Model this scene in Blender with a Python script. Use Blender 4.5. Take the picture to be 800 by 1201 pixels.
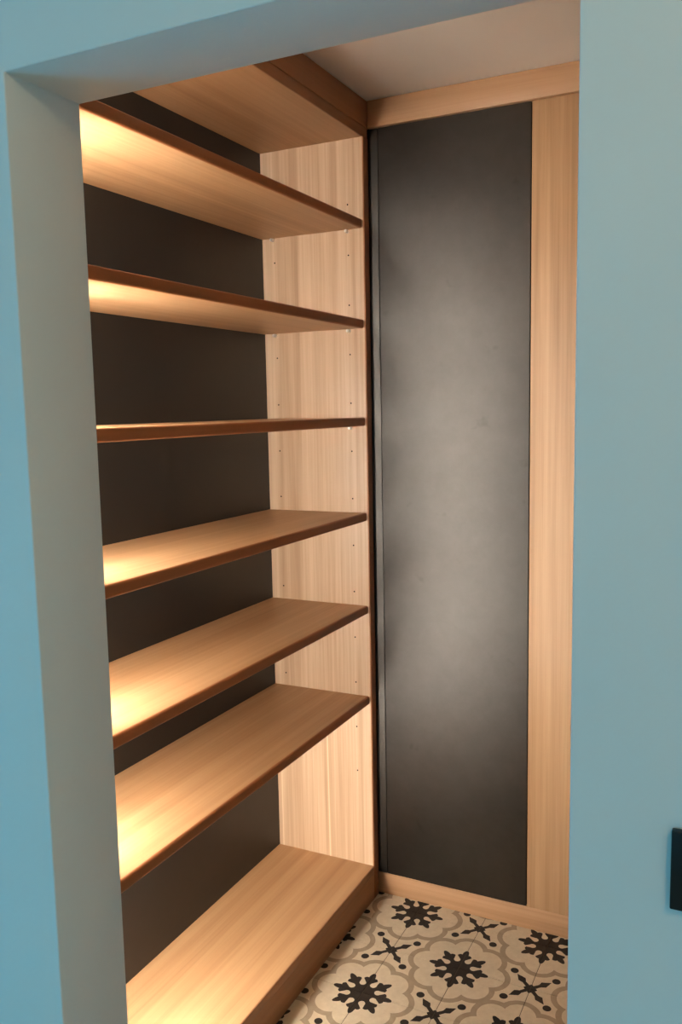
import bpy, bmesh, math, random
from mathutils import Vector, Matrix

for o in list(bpy.data.objects):
    bpy.data.objects.remove(o, do_unlink=True)
S = bpy.context.scene
COL = S.collection
rnd = random.Random(7)

# ------------------------------------------------------------------ camera
FPX = 1006.39
YAW, PITCH, ROLL = math.radians(-26.2546), math.radians(-6.8422), math.radians(-1.1172)
cy, sy, cp, sp = math.cos(YAW), math.sin(YAW), math.cos(PITCH), math.sin(PITCH)
fw = Vector((sy * cp, cy * cp, sp))
rt = Vector((cy, -sy, 0))
up = rt.cross(fw)
cr, sr = math.cos(ROLL), math.sin(ROLL)
r2 = cr * rt + sr * up
u2 = -sr * rt + cr * up
cam_d = bpy.data.cameras.new('camera')
cam = bpy.data.objects.new('camera', cam_d)
COL.objects.link(cam)
cam.matrix_world = Matrix(((r2.x, u2.x, -fw.x, 0), (r2.y, u2.y, -fw.y, 0), (r2.z, u2.z, -fw.z, 1.5413), (0, 0, 0, 1)))
cam_d.sensor_fit = 'VERTICAL'
cam_d.sensor_height = 36.0
cam_d.lens = 36.0 * FPX / 1201.0
cam_d.clip_start = 0.02
S.camera = cam

# ------------------------------------------------------------------ view, world, daylight
S.view_settings.view_transform = 'Standard'
S.view_settings.look = 'None'
S.view_settings.gamma = 1.0
S.view_settings.use_curve_mapping = False
S.view_settings.exposure = 0.0
S.cycles.use_denoising = True
S.cycles.max_bounces = 12
S.cycles.diffuse_bounces = 8

W = bpy.data.worlds.new('world')
S.world = W
W.use_nodes = True
bg = W.node_tree.nodes['Background']
bg.inputs['Color'].default_value = (0.30, 0.62, 0.80, 1)
bg.inputs['Strength'].default_value = 0.15

def area_light(name, loc, rot, sx, sz, col, power):
    d = bpy.data.lights.new(name, 'AREA')
    d.shape = 'RECTANGLE'
    d.size, d.size_y = sx, sz
    d.color = col
    d.energy = power
    o = bpy.data.objects.new(name, d)
    COL.objects.link(o)
    o.location = loc
    o.rotation_euler = rot
    return o
# cool daylight entering by the low hall window left of the doorway
area_light('window_daylight', (-2.28, -0.6, 0.95), (math.radians(90), 0, math.radians(-90)), 1.0, 0.9, (0.02, 0.57, 0.99), 26.5)
# added cool fill from the hall's right, lifts the door jamb and soffit
area_light('window_daylight', (1.98, -1.2, 0.9), (math.radians(90), 0, math.radians(90)), 1.3, 1.0, (0.34, 0.80, 1.0), 8.5)
# warm ceiling lamp of the hall
_l = bpy.data.lights.new('hall_ceiling_lamp', 'POINT')
_l.energy = 12.6
_l.color = (1.0, 0.66, 0.28)
_l.shadow_soft_size = 0.08
_o = bpy.data.objects.new('hall_ceiling_lamp', _l)
COL.objects.link(_o)
_o.location = (0.5, -0.2, 2.23)

# ------------------------------------------------------------------ measured layout (metres)
XB, XF, XSF = -1.398, -1.0546, -1.062        # shelving: back, front, shelf front edge
YN0, YN1 = 1.03, 1.055                       # near side panel
YS0, YS1 = 2.3263, 2.3590                    # far side panel
YW = 2.369                                   # face of the far cladding
YJI, YJO = 0.8617, 0.742                     # opening wall, inner and outer face
XL, XR, ZSO = -0.7744, -0.1442, 1.9217       # opening
ZC, ZFB, ZTB = 2.417, 2.3403, 2.3114         # ceiling, fascia bottom, top board underside
ZRAIL, ZBASE, XM = 0.0686, 0.1089, -0.5821
SHELF_TOP = [2.0845, 1.8000, 1.5152, 1.2305, 0.9457, 0.6610]
TH = 0.0255
LEDX, LEDW, LEDD = -1.188, 0.012, 0.0104     # light profile: centre, width, depth of its recess
XRW = 0.45                                   # closet right wall

# ------------------------------------------------------------------ node helpers
class N:
    def __init__(s, nt, v): s.nt, s.v = nt, v
    def _m(s, op, b=None, c=None):
        n = s.nt.nodes.new('ShaderNodeMath'); n.operation = op
        for i, x in enumerate((s, b, c)):
            if x is None: continue
            if isinstance(x, N):
                if isinstance(x.v, (int, float)): n.inputs[i].default_value = x.v
                else: s.nt.links.new(x.v, n.inputs[i])
            else: n.inputs[i].default_value = x
        return N(s.nt, n.outputs[0])
    def __add__(s, b): return s._m('ADD', b)
    __radd__ = __add__
    def __sub__(s, b): return s._m('SUBTRACT', b)
    def __rsub__(s, b): return (s * -1) + b
    def __mul__(s, b): return s._m('MULTIPLY', b)
    __rmul__ = __mul__
    def __truediv__(s, b): return s._m('DIVIDE', b)
    def sqrt(s): return s._m('SQRT')
    def abs(s): return s._m('ABSOLUTE')
    def min(s, b): return s._m('MINIMUM', b)
    def max(s, b): return s._m('MAXIMUM', b)
    def lt(s, b): return s._m('LESS_THAN', b)
    def gt(s, b): return s._m('GREATER_THAN', b)
    def sin(s): return s._m('SINE')
    def cos(s): return s._m('COSINE')
    def atan2(s, b): return s._m('ARCTAN2', b)
    def mixto(s, b, f): return s + (b - s) * f

def new_mat(name):
    m = bpy.data.materials.new(name); m.use_nodes = True
    nt = m.node_tree
    return m, nt, nt.nodes['Principled BSDF']

def ramp(nt, fac, stops):
    r = nt.nodes.new('ShaderNodeValToRGB')
    nt.links.new(fac, r.inputs['Fac'])
    while len(r.color_ramp.elements) > 1: r.color_ramp.elements.remove(r.color_ramp.elements[0])
    r.color_ramp.elements[0].position = stops[0][0]; r.color_ramp.elements[0].color = (*stops[0][1], 1)
    for p, c in stops[1:]:
        e = r.color_ramp.elements.new(p); e.color = (*c, 1)
    return r.outputs['Color']

def mixc(nt, f, a, b):
    n = nt.nodes.new('ShaderNodeMix'); n.data_type = 'RGBA'
    for s, x in ((0, f), (6, a), (7, b)):
        if hasattr(x, 'is_linked'): nt.links.new(x, n.inputs[s])
        elif isinstance(x, N): nt.links.new(x.v, n.inputs[s])
        elif s == 0: n.inputs[s].default_value = x
        else: n.inputs[s].default_value = (*x, 1)
    return n.outputs[2]

def noise(nt, vec, scale, detail=3, rough=0.5, dist=0.0):
    n = nt.nodes.new('ShaderNodeTexNoise')
    n.inputs['Scale'].default_value = scale; n.inputs['Detail'].default_value = detail
    n.inputs['Roughness'].default_value = rough; n.inputs['Distortion'].default_value = dist
    if vec is not None: nt.links.new(vec, n.inputs['Vector'])
    return n.outputs['Fac']

def mapped(nt, scale, loc=(0, 0, 0), space='Object'):
    tc = nt.nodes.new('ShaderNodeTexCoord'); mp = nt.nodes.new('ShaderNodeMapping')
    nt.links.new(tc.outputs[space], mp.inputs['Vector'])
    mp.inputs['Scale'].default_value = scale; mp.inputs['Location'].default_value = loc
    return mp.outputs['Vector']

def bump(nt, b, h, strength, dist):
    n = nt.nodes.new('ShaderNodeBump')
    n.inputs['Strength'].default_value = strength; n.inputs['Distance'].default_value = dist
    nt.links.new(h, n.inputs['Height']); nt.links.new(n.outputs['Normal'], b.inputs['Normal'])

def oak(name, axis, tint=(1, 1, 1), streak=False, seed=0.0, contrast=1.0):
    """straight-grained oak veneer, grain along `axis`"""
    m, nt, b = new_mat(name)
    def sc(across, along):
        v = [across] * 3; v['xyz'.index(axis)] = along; return v
    off = (seed * 1.37, seed * 2.11, seed * 0.73)
    info = nt.nodes.new('ShaderNodeObjectInfo')
    def vec(across, along):
        mp = mapped(nt, sc(across, along), off)
        a = nt.nodes.new('ShaderNodeVectorMath'); a.operation = 'ADD'
        nt.links.new(mp, a.inputs[0])
        s = nt.nodes.new('ShaderNodeVectorMath'); s.operation = 'SCALE'
        s.inputs[0].default_value = (17.0, 23.0, 11.0)
        nt.links.new(info.outputs['Random'], s.inputs['Scale'])
        nt.links.new(s.outputs[0], a.inputs[1])
        return a.outputs[0]
    broad = N(nt, noise(nt, vec(26, 0.55), 1.0, 2, 0.5, 0.2))
    mid = N(nt, noise(nt, vec(110, 1.6), 1.0, 3, 0.55, 0.25))
    fine = N(nt, noise(nt, vec(620, 7.0), 1.0, 2, 0.6))
    cloud = N(nt, noise(nt, vec(6, 1.5), 1.0, 2, 0.5))
    g = broad * 0.50 + mid * 0.32 + fine * 0.12 + cloud * 0.10
    g = (g - 0.52) * contrast + 0.52
    t = tint
    c = ramp(nt, g.v, [(0.34, (0.36 * t[0], 0.205 * t[1], 0.112 * t[2])), (0.48, (0.50 * t[0], 0.305 * t[1], 0.178 * t[2])),
                       (0.56, (0.565 * t[0], 0.360 * t[1], 0.220 * t[2])), (0.70, (0.66 * t[0], 0.445 * t[1], 0.285 * t[2]))])
    if streak:   # two pale streaks drawn at the foot of the far side panel
        tc = nt.nodes.new('ShaderNodeTexCoord'); sx = nt.nodes.new('ShaderNodeSeparateXYZ')
        nt.links.new(tc.outputs['Object'], sx.inputs[0])
        x, z = N(nt, sx.outputs['X']), N(nt, sx.outputs['Z'])
        w = (x + z * 0.006 - (-1.2085)).abs().lt(0.0022).max((x - (-1.3825)).abs().lt(0.0018))
        f = w * z.lt(0.56) * 0.55
        c = mixc(nt, f, c, (0.86, 0.68, 0.47))
    nt.links.new(c, b.inputs['Base Color'])
    b.inputs['Roughness'].default_value = 0.42
    b.inputs['Specular IOR Level'].default_value = 0.35
    bump(nt, b, fine.v, 0.12, 0.0004)
    return m

def paint(name, col, rough=0.75):
    m, nt, b = new_mat(name)
    v = mapped(nt, (1, 1, 1))
    f = noise(nt, v, 3.0, 3)
    c = ramp(nt, f, [(0.3, tuple(x * 0.97 for x in col)), (0.7, tuple(min(1, x * 1.03) for x in col))])
    nt.links.new(c, b.inputs['Base Color'])
    b.inputs['Roughness'].default_value = rough
    b.inputs['Specular IOR Level'].default_value = 0.25
    bump(nt, b, noise(nt, v, 260.0, 2), 0.08, 0.0006)
    return m

def steel(name, base, rough, metallic=1.0, mott=0.12):
    m, nt, b = new_mat(name)
    v = mapped(nt, (1, 1, 1))
    n1 = N(nt, noise(nt, v, 5.0, 4, 0.6)); n2 = N(nt, noise(nt, v, 24.0, 4, 0.6)); n3 = N(nt, noise(nt, v, 90.0, 2, 0.5))
    g = n1 * 0.55 + n2 * 0.3 + n3 * 0.15
    lo, hi = 1 - mott, 1 + mott
    c = ramp(nt, g.v, [(0.36, tuple(x * lo for x in base)), (0.64, tuple(x * hi for x in base))])
    # small handling smudges
    sm = N(nt, noise(nt, mapped(nt, (1, 1, 1), (3.1, 0.4, 7.7)), 11.0, 3, 0.7)).gt(0.73)
    nt.links.new(c, b.inputs['Base Color'])
    b.inputs['Metallic'].default_value = metallic
    r = (n1 - 0.5) * 0.10 + (n2 - 0.5) * 0.08 + rough
    nt.links.new(r.v, b.inputs['Roughness'])
    return m

def hot_rolled(name, base, rough):
    """oiled hot-rolled steel sheet: cloudy mill scale over a broad soft reflection"""
    m, nt, b = new_mat(name)
    v = mapped(nt, (1, 1, 1))
    n1 = N(nt, noise(nt, v, 4.0, 4, 0.6)); n2 = N(nt, noise(nt, v, 22.0, 4, 0.6)); n3 = N(nt, noise(nt, v, 120.0, 2, 0.5))
    g = n1 * 0.6 + n2 * 0.3 + n3 * 0.1
    c = ramp(nt, g.v, [(0.38, tuple(x * 0.90 for x in base)), (0.62, tuple(x * 1.10 for x in base))])
    sm = N(nt, noise(nt, mapped(nt, (1, 1, 1), (3.1, 0.4, 7.7)), 9.0, 3, 0.65))
    f = ((sm - 0.66) * 6.0).max(0.0).min(0.35)
    c = mixc(nt, f, c, tuple(x * 0.45 for x in base))
    gl = nt.nodes.new('ShaderNodeBsdfAnisotropic')
    gl.distribution = 'BECKMANN'
    nt.links.new(c, gl.inputs['Color'])
    gl.inputs['Anisotropy'].default_value = -0.20
    r = (n1 - 0.5) * 0.08 + (n2 - 0.5) * 0.05 + rough
    nt.links.new(r.v, gl.inputs['Roughness'])
    b.inputs['Base Color'].default_value = (0.012, 0.011, 0.010, 1)
    b.inputs['Roughness'].default_value = 0.7
    b.inputs['Specular IOR Level'].default_value = 0.0
    ad = nt.nodes.new('ShaderNodeAddShader')
    nt.links.new(b.outputs[0], ad.inputs[0]); nt.links.new(gl.outputs[0], ad.inputs[1])
    nt.links.new(ad.outputs[0], nt.nodes['Material Output'].inputs['Surface'])
    return m

def plain(name, col, rough=0.5, metallic=0.0, spec=0.5):
    m, nt, b = new_mat(name)
    f = noise(nt, mapped(nt, (1, 1, 1)), 60.0, 2)
    c = ramp(nt, f, [(0.3, tuple(x * 0.93 for x in col)), (0.7, tuple(x * 1.07 for x in col))])
    nt.links.new(c, b.inputs['Base Color'])
    b.inputs['Roughness'].default_value = rough; b.inputs['Metallic'].default_value = metallic
    b.inputs['Specular IOR Level'].default_value = spec
    return m

def emitter(name, col, strength):
    m, nt, b = new_mat(name)
    b.inputs['Base Color'].default_value = (0.8, 0.8, 0.8, 1)
    b.inputs['Emission Color'].default_value = (*col, 1)
    b.inputs['Emission Strength'].default_value = strength
    return m

TILE = 0.2
def cement_tile():
    """print of one encaustic tile: quarter rosettes on two corners, quarter crosses on the others"""
    m, nt, b = new_mat('encaustic_cement')
    tc = nt.nodes.new('ShaderNodeTexCoord'); sx = nt.nodes.new('ShaderNodeSeparateXYZ')
    nt.links.new(tc.outputs['Object'], sx.inputs[0])
    wob = N(nt, noise(nt, mapped(nt, (1, 1, 1)), 90.0, 2)) - 0.5
    u = N(nt, sx.outputs['X']) / TILE + 0.5 + wob * 0.008
    v = N(nt, sx.outputs['Y']) / TILE + 0.5 + wob * 0.008
    f = (u + v).gt(1.0)
    u1 = u.mixto(1.0 - u, f); v1 = v.mixto(1.0 - v, f)
    U = u1.max(v1); V = u1.min(v1)                      # 0<=V<=U, rosette at (0,0), cross at (1,0)
    r = (U * U + V * V).sqrt()
    th = V.atan2(U)
    q = math.pi / 8
    ph = q - (th - q).abs()                             # angle from the nearest arm
    a, d = r * ph.cos(), r * ph.sin()
    vo = (th - q).abs()
    c_, e_ = r * vo.cos(), r * vo.sin()
    def ell(x, y, x0, y0, rx, ry):
        X = (x - x0) / rx; Y = (y - y0) / ry
        return (X * X + Y * Y).lt(1.0)
    rosette = r.lt(0.205).max(ell(a, d, 0.29, 0.0, 0.132, 0.047)).max(ell(a, d, 0.258, 0.060, 0.066, 0.046))
    w = (0.350 - c_) * (0.045 / 0.145)
    void = ell(c_, e_, 0.205, 0.0, 0.046, 0.045).max(e_.lt(w) * c_.gt(0.205) * c_.lt(0.36))
    rosette = rosette * (1.0 - void)
    # scalloped band
    lob = ((a - 0.44) * (a - 0.44) + d * d).sqrt()
    band = lob.gt(0.207) * lob.lt(0.284) * r.gt(0.44)
    # cross with leaf-ended arms and dots
    x, y = 1.0 - U, V
    e = (x + y) * 0.70711; g = (x - y).abs() * 0.70711
    arm = g.lt(0.027) * e.lt(0.2)
    leaf = g.lt((0.328 - e) * 0.47) * e.gt(0.21) * e.lt(0.328)
    leaf2 = g.lt(0.022 + (e - 0.14) * 0.48) * e.gt(0.14) * e.lt(0.212)
    cen = (x.abs() + y.abs()).lt(0.095)
    dot = ell(e, g, 0.402, 0.0, 0.056, 0.054)
    dark = rosette.max(arm).max(leaf).max(leaf2).max(cen).max(dot)
    n = N(nt, noise(nt, mapped(nt, (1, 1, 1)), 38.0, 4, 0.6))
    cream = ramp(nt, n.v, [(0.3, (0.69, 0.60, 0.45)), (0.7, (0.79, 0.70, 0.54))])
    taupe = ramp(nt, n.v, [(0.3, (0.40, 0.32, 0.22)), (0.7, (0.47, 0.38, 0.27))])
    blk = ramp(nt, n.v, [(0.3, (0.020, 0.016, 0.014)), (0.7, (0.035, 0.028, 0.024))])
    c = mixc(nt, band, cream, taupe)
    c = mixc(nt, dark, c, blk)
    nt.links.new(c, b.inputs['Base Color'])
    b.inputs['Roughness'].default_value = 0.55
    b.inputs['Specular IOR Level'].default_value = 0.3
    bump(nt, b, n.v, 0.05, 0.0006)
    return m

# ------------------------------------------------------------------ mesh helpers
def bm_box(bm, x0, x1, y0, y1, z0, z1):
    vs = [bm.verts.new((x, y, z)) for x in (x0, x1) for y in (y0, y1) for z in (z0, z1)]
    for f in ((0, 1, 3, 2), (4, 6, 7, 5), (0, 4, 5, 1), (2, 3, 7, 6), (0, 2, 6, 4), (1, 5, 7, 3)):
        bm.faces.new([vs[i] for i in f])
    bmesh.ops.recalc_face_normals(bm, faces=bm.faces)
    return vs

def finish(name, bm, mat, parent=None, smooth=False):
    me = bpy.data.meshes.new(name)
    bmesh.ops.recalc_face_normals(bm, faces=bm.faces)
    bm.to_mesh(me); bm.free()
    me.materials.append(mat)
    if smooth:
        for p in me.polygons: p.use_smooth = True
        me.set_sharp_from_angle(angle=math.radians(40))
    o = bpy.data.objects.new(name, me)
    COL.objects.link(o)
    if parent is not None:
        o.parent = parent
        o.matrix_parent_inverse = Matrix.Translation(-Vector(world_loc(parent)))
    return o

def world_loc(o):
    l = Vector(o.location)
    if o.parent is not None and o.type == 'EMPTY': l = l
    return l if o.type == 'EMPTY' else Vector((0, 0, 0))

def box(name, mat, b, parent=None, bev=0.0015, seg=2):
    bm = bmesh.new(); bm_box(bm, *b)
    if bev: bmesh.ops.bevel(bm, geom=list(bm.edges), offset=bev, segments=seg, profile=0.5, affect='EDGES')
    return finish(name, bm, mat, parent, True)

def thing(name, label, cat, loc, group=None):
    o = bpy.data.objects.new(name, None); COL.objects.link(o)
    o.empty_display_size = 0.05
    o.location = loc
    o['label'] = label; o['category'] = cat
    if group: o['group'] = group
    return o

def structure(o, label, cat):
    o['kind'] = 'structure'; o['label'] = label; o['category'] = cat
    return o

# ------------------------------------------------------------------ materials
M_wall = paint('pale_wall_paint', (0.72, 0.735, 0.71))
M_ceil = paint('ceiling_paint', (0.80, 0.77, 0.73))
M_slab = plain('mortar', (0.10, 0.08, 0.06), 0.9, spec=0.1)
OAK_V = oak('oak_vertical_grain', 'z', (0.80, 0.78, 0.70), seed=1)
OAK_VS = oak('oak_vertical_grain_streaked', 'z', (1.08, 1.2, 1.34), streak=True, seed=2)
OAK_Y = oak('oak_grain_along_shelf', 'y', (1.0, 0.97, 0.84), seed=3, contrast=0.6)
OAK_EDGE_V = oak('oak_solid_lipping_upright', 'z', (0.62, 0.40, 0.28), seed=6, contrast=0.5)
OAK_FRONT = oak('oak_solid_front', 'y', (0.66, 0.50, 0.38), seed=8, contrast=0.6)  # darker, redder oak tint for plinth, shelving fascia and two board edges
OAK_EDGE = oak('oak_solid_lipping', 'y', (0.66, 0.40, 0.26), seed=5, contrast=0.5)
OAK_X = oak('oak_grain_along_rail', 'x', (0.86, 0.82, 0.76), seed=4, contrast=0.6)
M_steel = hot_rolled('raw_steel', (0.077, 0.075, 0.073), 0.52)
M_back = steel('dark_back_laminate', (0.0105, 0.0098, 0.0090), 0.45, 0.0, 0.08)
M_gap = plain('dark_gap', (0.012, 0.011, 0.010), 0.8, spec=0.1)
M_tile = cement_tile()
M_pin = plain('nickel', (0.88, 0.86, 0.84), 0.32, 1.0)
M_black = plain('black_plastic', (0.006, 0.006, 0.007), 0.35)
M_alu = plain('aluminium', (0.6, 0.6, 0.6), 0.4, 1.0)
M_led = emitter('led_diffuser', (1.0, 0.90, 0.77), 1450.0)
M_glass = plain('window_frame_paint', (0.7, 0.7, 0.68), 0.4)

# ------------------------------------------------------------------ the setting
HX0, HX1, HY0 = -2.3, 2.0, -2.5
# opening wall: one slab with the doorway notch
bm = bmesh.new()
prof = [(HX0, 0), (XL, 0), (XL, ZSO), (XR, ZSO), (XR, 0), (HX1, 0), (HX1, ZC), (HX0, ZC)]
fr = [bm.verts.new((x, YJO, z)) for x, z in prof]
bk = [bm.verts.new((x, YJI, z)) for x, z in prof]
bm.faces.new(fr); bm.faces.new(bk[::-1])
for i in range(8):
    j = (i + 1) % 8
    bm.faces.new((fr[i], fr[j], bk[j], bk[i]))
bmesh.ops.recalc_face_normals(bm, faces=bm.faces)
ed = [e for e in bm.edges if all(abs(v.co.x - HX0) > .01 and abs(v.co.x - HX1) > .01 for v in e.verts)
      and not (abs(e.verts[0].co.y - e.verts[1].co.y) > .01 and e.verts[0].co.z < .01)
      and all(v.co.z < ZSO + .01 for v in e.verts)]
bmesh.ops.bevel(bm, geom=ed, offset=0.0022, segments=3, profile=0.5, affect='EDGES')
structure(finish('wall_front', bm, M_wall, None, True), 'smooth painted wall with a plain square-edged doorway cut through it', 'wall')

structure(box('wall_left', M_ceil, (-1.50, -1.425, YJI, 2.50, 0, ZC), bev=0), 'closet wall hidden behind the oak shelving back', 'wall')
structure(box('wall_back', M_ceil, (-1.50, XRW + .08, 2.395, 2.47, 0, ZC), bev=0), 'far closet wall behind the steel and oak cladding', 'wall')
structure(box('wall_right', M_ceil, (XRW, XRW + .08, YJI, 2.395, 0, ZC), bev=0), 'painted closet wall right of the doorway', 'wall')
structure(box('ceiling', M_ceil, (HX0, HX1, HY0, 2.47, ZC, ZC + .08), bev=0), 'plain off-white ceiling above closet and hall', 'ceiling')
floor = structure(box('floor', M_slab, (HX0, HX1, HY0, 2.47, -0.08, -0.0016), bev=0), 'patterned cream and black cement tile floor of the closet', 'floor')
# hall behind the photographer
M_hall = oak('hall_floor_oak', 'x', (1.0, 1.05, 1.15), seed=9)
structure(box('floor', M_hall, (HX0, HX1, HY0, 0.907, -0.0016, 0.0), bev=0), 'light oak hall floor in front of the doorway', 'floor')
structure(box('wall_hall_rear', M_wall, (HX0 - .1, HX1 + .1, HY0 - .1, HY0, 0, ZC), bev=0), 'plain hall wall behind the photographer', 'wall')
def window_wall(side, n, x0, x1, xf, y0, y1, z0, z1, wall_label, win_label):
    bm = bmesh.new()
    bm_box(bm, x0, x1, HY0, y0, 0, ZC); bm_box(bm, x0, x1, y1, YJI, 0, ZC)
    bm_box(bm, x0, x1, y0, y1, 0, z0); bm_box(bm, x0, x1, y0, y1, z1, ZC)
    structure(finish('wall_hall_' + side, bm, M_wall), wall_label, 'wall')
    bm = bmesh.new()
    for a0, a1, b0, b1 in ((y0, y0 + .05, z0, z1), (y1 - .05, y1, z0, z1), (y0 + .05, y1 - .05, z0, z0 + .05), (y0 + .05, y1 - .05, z1 - .05, z1)):
        bm_box(bm, xf, xf + .05, a0, a1, b0, b1)
    structure(finish('window_%d' % n, bm, M_glass), win_label, 'window')
window_wall('left', 1, HX0 - .1, HX0, HX0 - .08, -1.15, -0.05, 0.45, 1.45, 'hall wall with a low window left of the doorway', 'white frame of the low hall window on the left')
window_wall('right', 2, HX1, HX1 + .1, HX1 + .03, -1.9, -0.5, 0.35, 1.45, 'hall wall with a wide low window right of the doorway', 'white frame of the wide hall window on the right')  # unseen opening and frame, added to go with the cool fill light

# floor tiles: one mesh, turned a quarter on every second tile
bm = bmesh.new()
hs = TILE / 2 - 0.0008
bm_box(bm, -hs, hs, -hs, hs, -0.0016, 0.0)
bmesh.ops.bevel(bm, geom=[e for e in bm.edges if e.verts[0].co.z > -.0001 and e.verts[1].co.z > -.0001], offset=0.0005, segments=1, affect='EDGES')
tile_me = bpy.data.meshes.new('tile'); bm.to_mesh(tile_me); bm.free(); tile_me.materials.append(M_tile)
XG, YG = -0.9061, 1.9085
for i in range(-2, 8):
    for j in range(-5, 3):
        cx, cyy = XG + TILE * (i + .5), YG + TILE * (j + .5)
        if cx > XRW - .05 or cyy < YJI or cx < -1.2: continue
        t = bpy.data.objects.new('tile', tile_me); COL.objects.link(t)
        t.parent = floor
        t.location = (cx, cyy, rnd.uniform(-.0002, .0001))
        t.rotation_euler = (0, 0, 0 if (i + j) % 2 == 0 else math.pi / 2)

# ------------------------------------------------------------------ oak shelving
unit = thing('shelving_unit', 'tall oak shelving with six adjustable shelves and dark back, left in closet', 'shelving', (-1.226, 1.7, 0))
far = box('side_panel', OAK_VS, (XB, XF - .004, YS0, YS1, 0, ZTB), unit, 0.001)
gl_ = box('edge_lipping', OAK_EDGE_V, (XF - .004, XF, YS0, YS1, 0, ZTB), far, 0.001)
gl_.matrix_parent_inverse = Matrix.Identity(4)
near = box('side_panel', OAK_V, (XB, XF, YN0, YN1, 0, ZTB), unit, 0.001)
bp = box('back_panel', M_back, (XB - .012, XB, YN0, YS1, 0.0, ZTB), unit, 0)
bp['label'] = 'dark brown-black back panel'
tb = box('top_board', OAK_Y, (XB, XF - .0055, YN0, YS1, ZTB, ZFB - .0005), unit, 0)
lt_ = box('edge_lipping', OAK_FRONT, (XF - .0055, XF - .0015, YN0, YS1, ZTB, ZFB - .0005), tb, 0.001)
lt_.matrix_parent_inverse = Matrix.Identity(4)
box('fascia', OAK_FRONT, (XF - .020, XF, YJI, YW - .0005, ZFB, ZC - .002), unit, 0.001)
bb = box('bottom_board', OAK_Y, (XB, XF - .004, YN1, YS0, ZBASE - .025, ZBASE), unit, 0)
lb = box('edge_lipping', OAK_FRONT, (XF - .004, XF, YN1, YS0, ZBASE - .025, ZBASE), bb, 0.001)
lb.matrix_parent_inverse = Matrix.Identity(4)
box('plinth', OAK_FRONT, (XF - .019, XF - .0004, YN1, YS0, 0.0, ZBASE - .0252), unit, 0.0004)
box('filler_panel', OAK_V, (XF - .022, XF, YJI + .0005, YN0 - .0005, 0, ZTB), unit, 0.001)

LIP = 0.007
def shelf_mesh():
    bm = bmesh.new()
    bm_box(bm, XB + .001, XSF - LIP, YN1 + .001, YS0 - .001, -TH, 0)
    return bm
def lip_mesh():
    bm = bmesh.new()
    bm_box(bm, XSF - LIP, XSF, YN1 + .001, YS0 - .001, -TH, 0)
    ed = [e for e in bm.edges if all(abs(v.co.x - XSF) < 1e-5 for v in e.verts) and abs(e.verts[0].co.y - e.verts[1].co.y) > .1]
    bmesh.ops.bevel(bm, geom=ed, offset=0.005, segments=4, profile=0.5, affect='EDGES')
    return bm
def pin_mesh():
    bm = bmesh.new()
    bmesh.ops.create_cone(bm, cap_ends=True, segments=14, radius1=.0046, radius2=.0046, depth=.013,
                          matrix=Matrix.Rotation(math.pi / 2, 4, 'X') @ Matrix.Translation((0, 0, 0.0065)))
    bmesh.ops.create_cone(bm, cap_ends=True, segments=14, radius1=.0052, radius2=.0052, depth=.002,
                          matrix=Matrix.Rotation(math.pi / 2, 4, 'X') @ Matrix.Translation((0, 0, 0.001)))
    return bm
pin_me = None
for z in SHELF_TOP:
    sh = finish('shelf', shelf_mesh(), OAK_Y, unit, True)
    sh.location = (0, 0, z)
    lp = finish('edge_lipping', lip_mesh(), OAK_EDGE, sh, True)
    lp.matrix_parent_inverse = Matrix.Identity(4)
    for sgn, y in ((1, YS0), (-1, YN1)):
        for x in (-1.109, -1.360):
            if pin_me is None:
                p = finish('shelf_pin', pin_mesh(), M_pin, None, True); pin_me = p.data
            else:
                p = bpy.data.objects.new('shelf_pin', pin_me); COL.objects.link(p)
            par = far if sgn == 1 else near
            p.parent = par
            p.matrix_parent_inverse = par.matrix_parent_inverse.inverted()
            p.matrix_parent_inverse = Matrix.Identity(4)
            p.location = (x, y, z - TH - .0052)
            p.rotation_euler = (0, 0, 0 if sgn == 1 else math.pi)

# drilled pin holes in both side panels: dark sleeves set in the wood
bm = bmesh.new()
for k in range(14):
    z = 2.129 - 0.1428 * k
    if any(t - TH - .012 < z < t + .003 for t in SHELF_TOP) or z < .4: continue
    for x in (-1.107, -1.356):
        bmesh.ops.create_cone(bm, cap_ends=True, segments=10, radius1=.0024, radius2=.0024, depth=.0006,
                              matrix=Matrix.Translation((x, YS0 - .0001, z)) @ Matrix.Rotation(math.pi / 2, 4, 'X'))
ho = finish('pin_holes', bm, M_gap, far); ho['kind'] = 'stuff'
ho.matrix_parent_inverse = Matrix.Identity(4)

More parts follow.
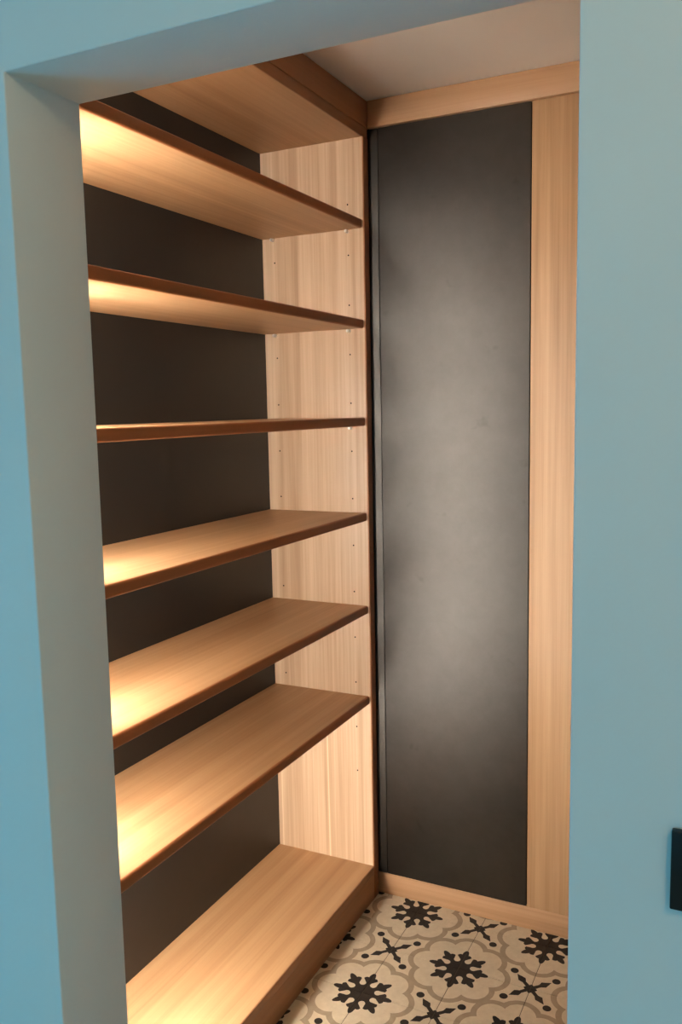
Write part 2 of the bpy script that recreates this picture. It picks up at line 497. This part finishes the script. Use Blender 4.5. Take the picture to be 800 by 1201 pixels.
# vertical light in the near side panel
led = thing('led_strip_light', 'slim vertical warm LED strip on the near side panel of the oak shelving', 'light', (LEDX, YN1, ZBASE))
for k in range(7):
    zt = ZTB - .010 if k == 0 else SHELF_TOP[k - 1] - TH - .004
    zb = SHELF_TOP[k] + .004 if k < 6 else ZBASE + .07
    x0, x1, y0 = LEDX - LEDW / 2, LEDX + LEDW / 2, YN1 + .0002
    bm = bmesh.new()
    bm_box(bm, x0 - .0015, x1 + .0015, y0, y0 + .0012, zb, zt)
    bm_box(bm, x0 - .0015, x0, y0 + .0012, y0 + .004 + LEDD, zb, zt)
    bm_box(bm, x1, x1 + .0015, y0 + .0012, y0 + .004 + LEDD, zb, zt)
    finish('channel', bm, M_black, led)
    box('diffuser', M_led, (x0 + .0002, x1 - .0002, y0 + .0014, y0 + .004, zb + .001, zt - .001), led, 0)

# ------------------------------------------------------------------ far cladding
clad = thing('wall_panelling', 'tall grey steel panel framed by oak rails and a stile on the far wall', 'wall panel', ((XF + XRW) / 2, 2.385, 0))
XGR = -1.028
s1 = box('steel_sheet', M_steel, (XGR + .001, XM - .0015, YW, YW + .012, ZRAIL + .001, ZFB), clad, 0.0005)
s1['label'] = 'mottled grey steel sheet'
box('steel_edge_strip', M_steel, (-1.085, XGR - .001, YW, YW + .012, ZRAIL + .001, ZFB), clad, 0.0005)
box('backing_board', M_gap, (-1.40, XRW - .001, YW + .014, 2.3945, 0.0, ZC - .002), clad, 0)
box('stile', OAK_V, (XM + .0015, -0.12, YW - .001, YW + .014, ZRAIL + .0003, ZFB), clad, 0.0012)
box('panel', OAK_V, (-0.119, XRW - .002, YW - .001, YW + .014, ZRAIL + .0003, ZFB), clad, 0.0012)
box('base_rail', OAK_X, (XF - .025, XRW - .002, YW - .001, YW + .014, 0.0, ZRAIL), clad, 0.0006)
box('fascia', OAK_X, (XF + .0005, XRW - .002, YW - .014, YW + .014, ZFB + .0003, ZC - .002), clad, 0.001)

# ------------------------------------------------------------------ light switch
sw = thing('wall_switch', 'black square light switch on the wall right of the doorway', 'switch', (-0.023, YJO, 1.1485))
box('cover_plate', M_black, (-0.058, 0.012, YJO - .008, YJO, 1.1135, 1.1835), sw, 0.0012)
box('rocker', M_black, (-0.046, 0.000, YJO - .0105, YJO - .0078, 1.1255, 1.1715), sw, 0.001)
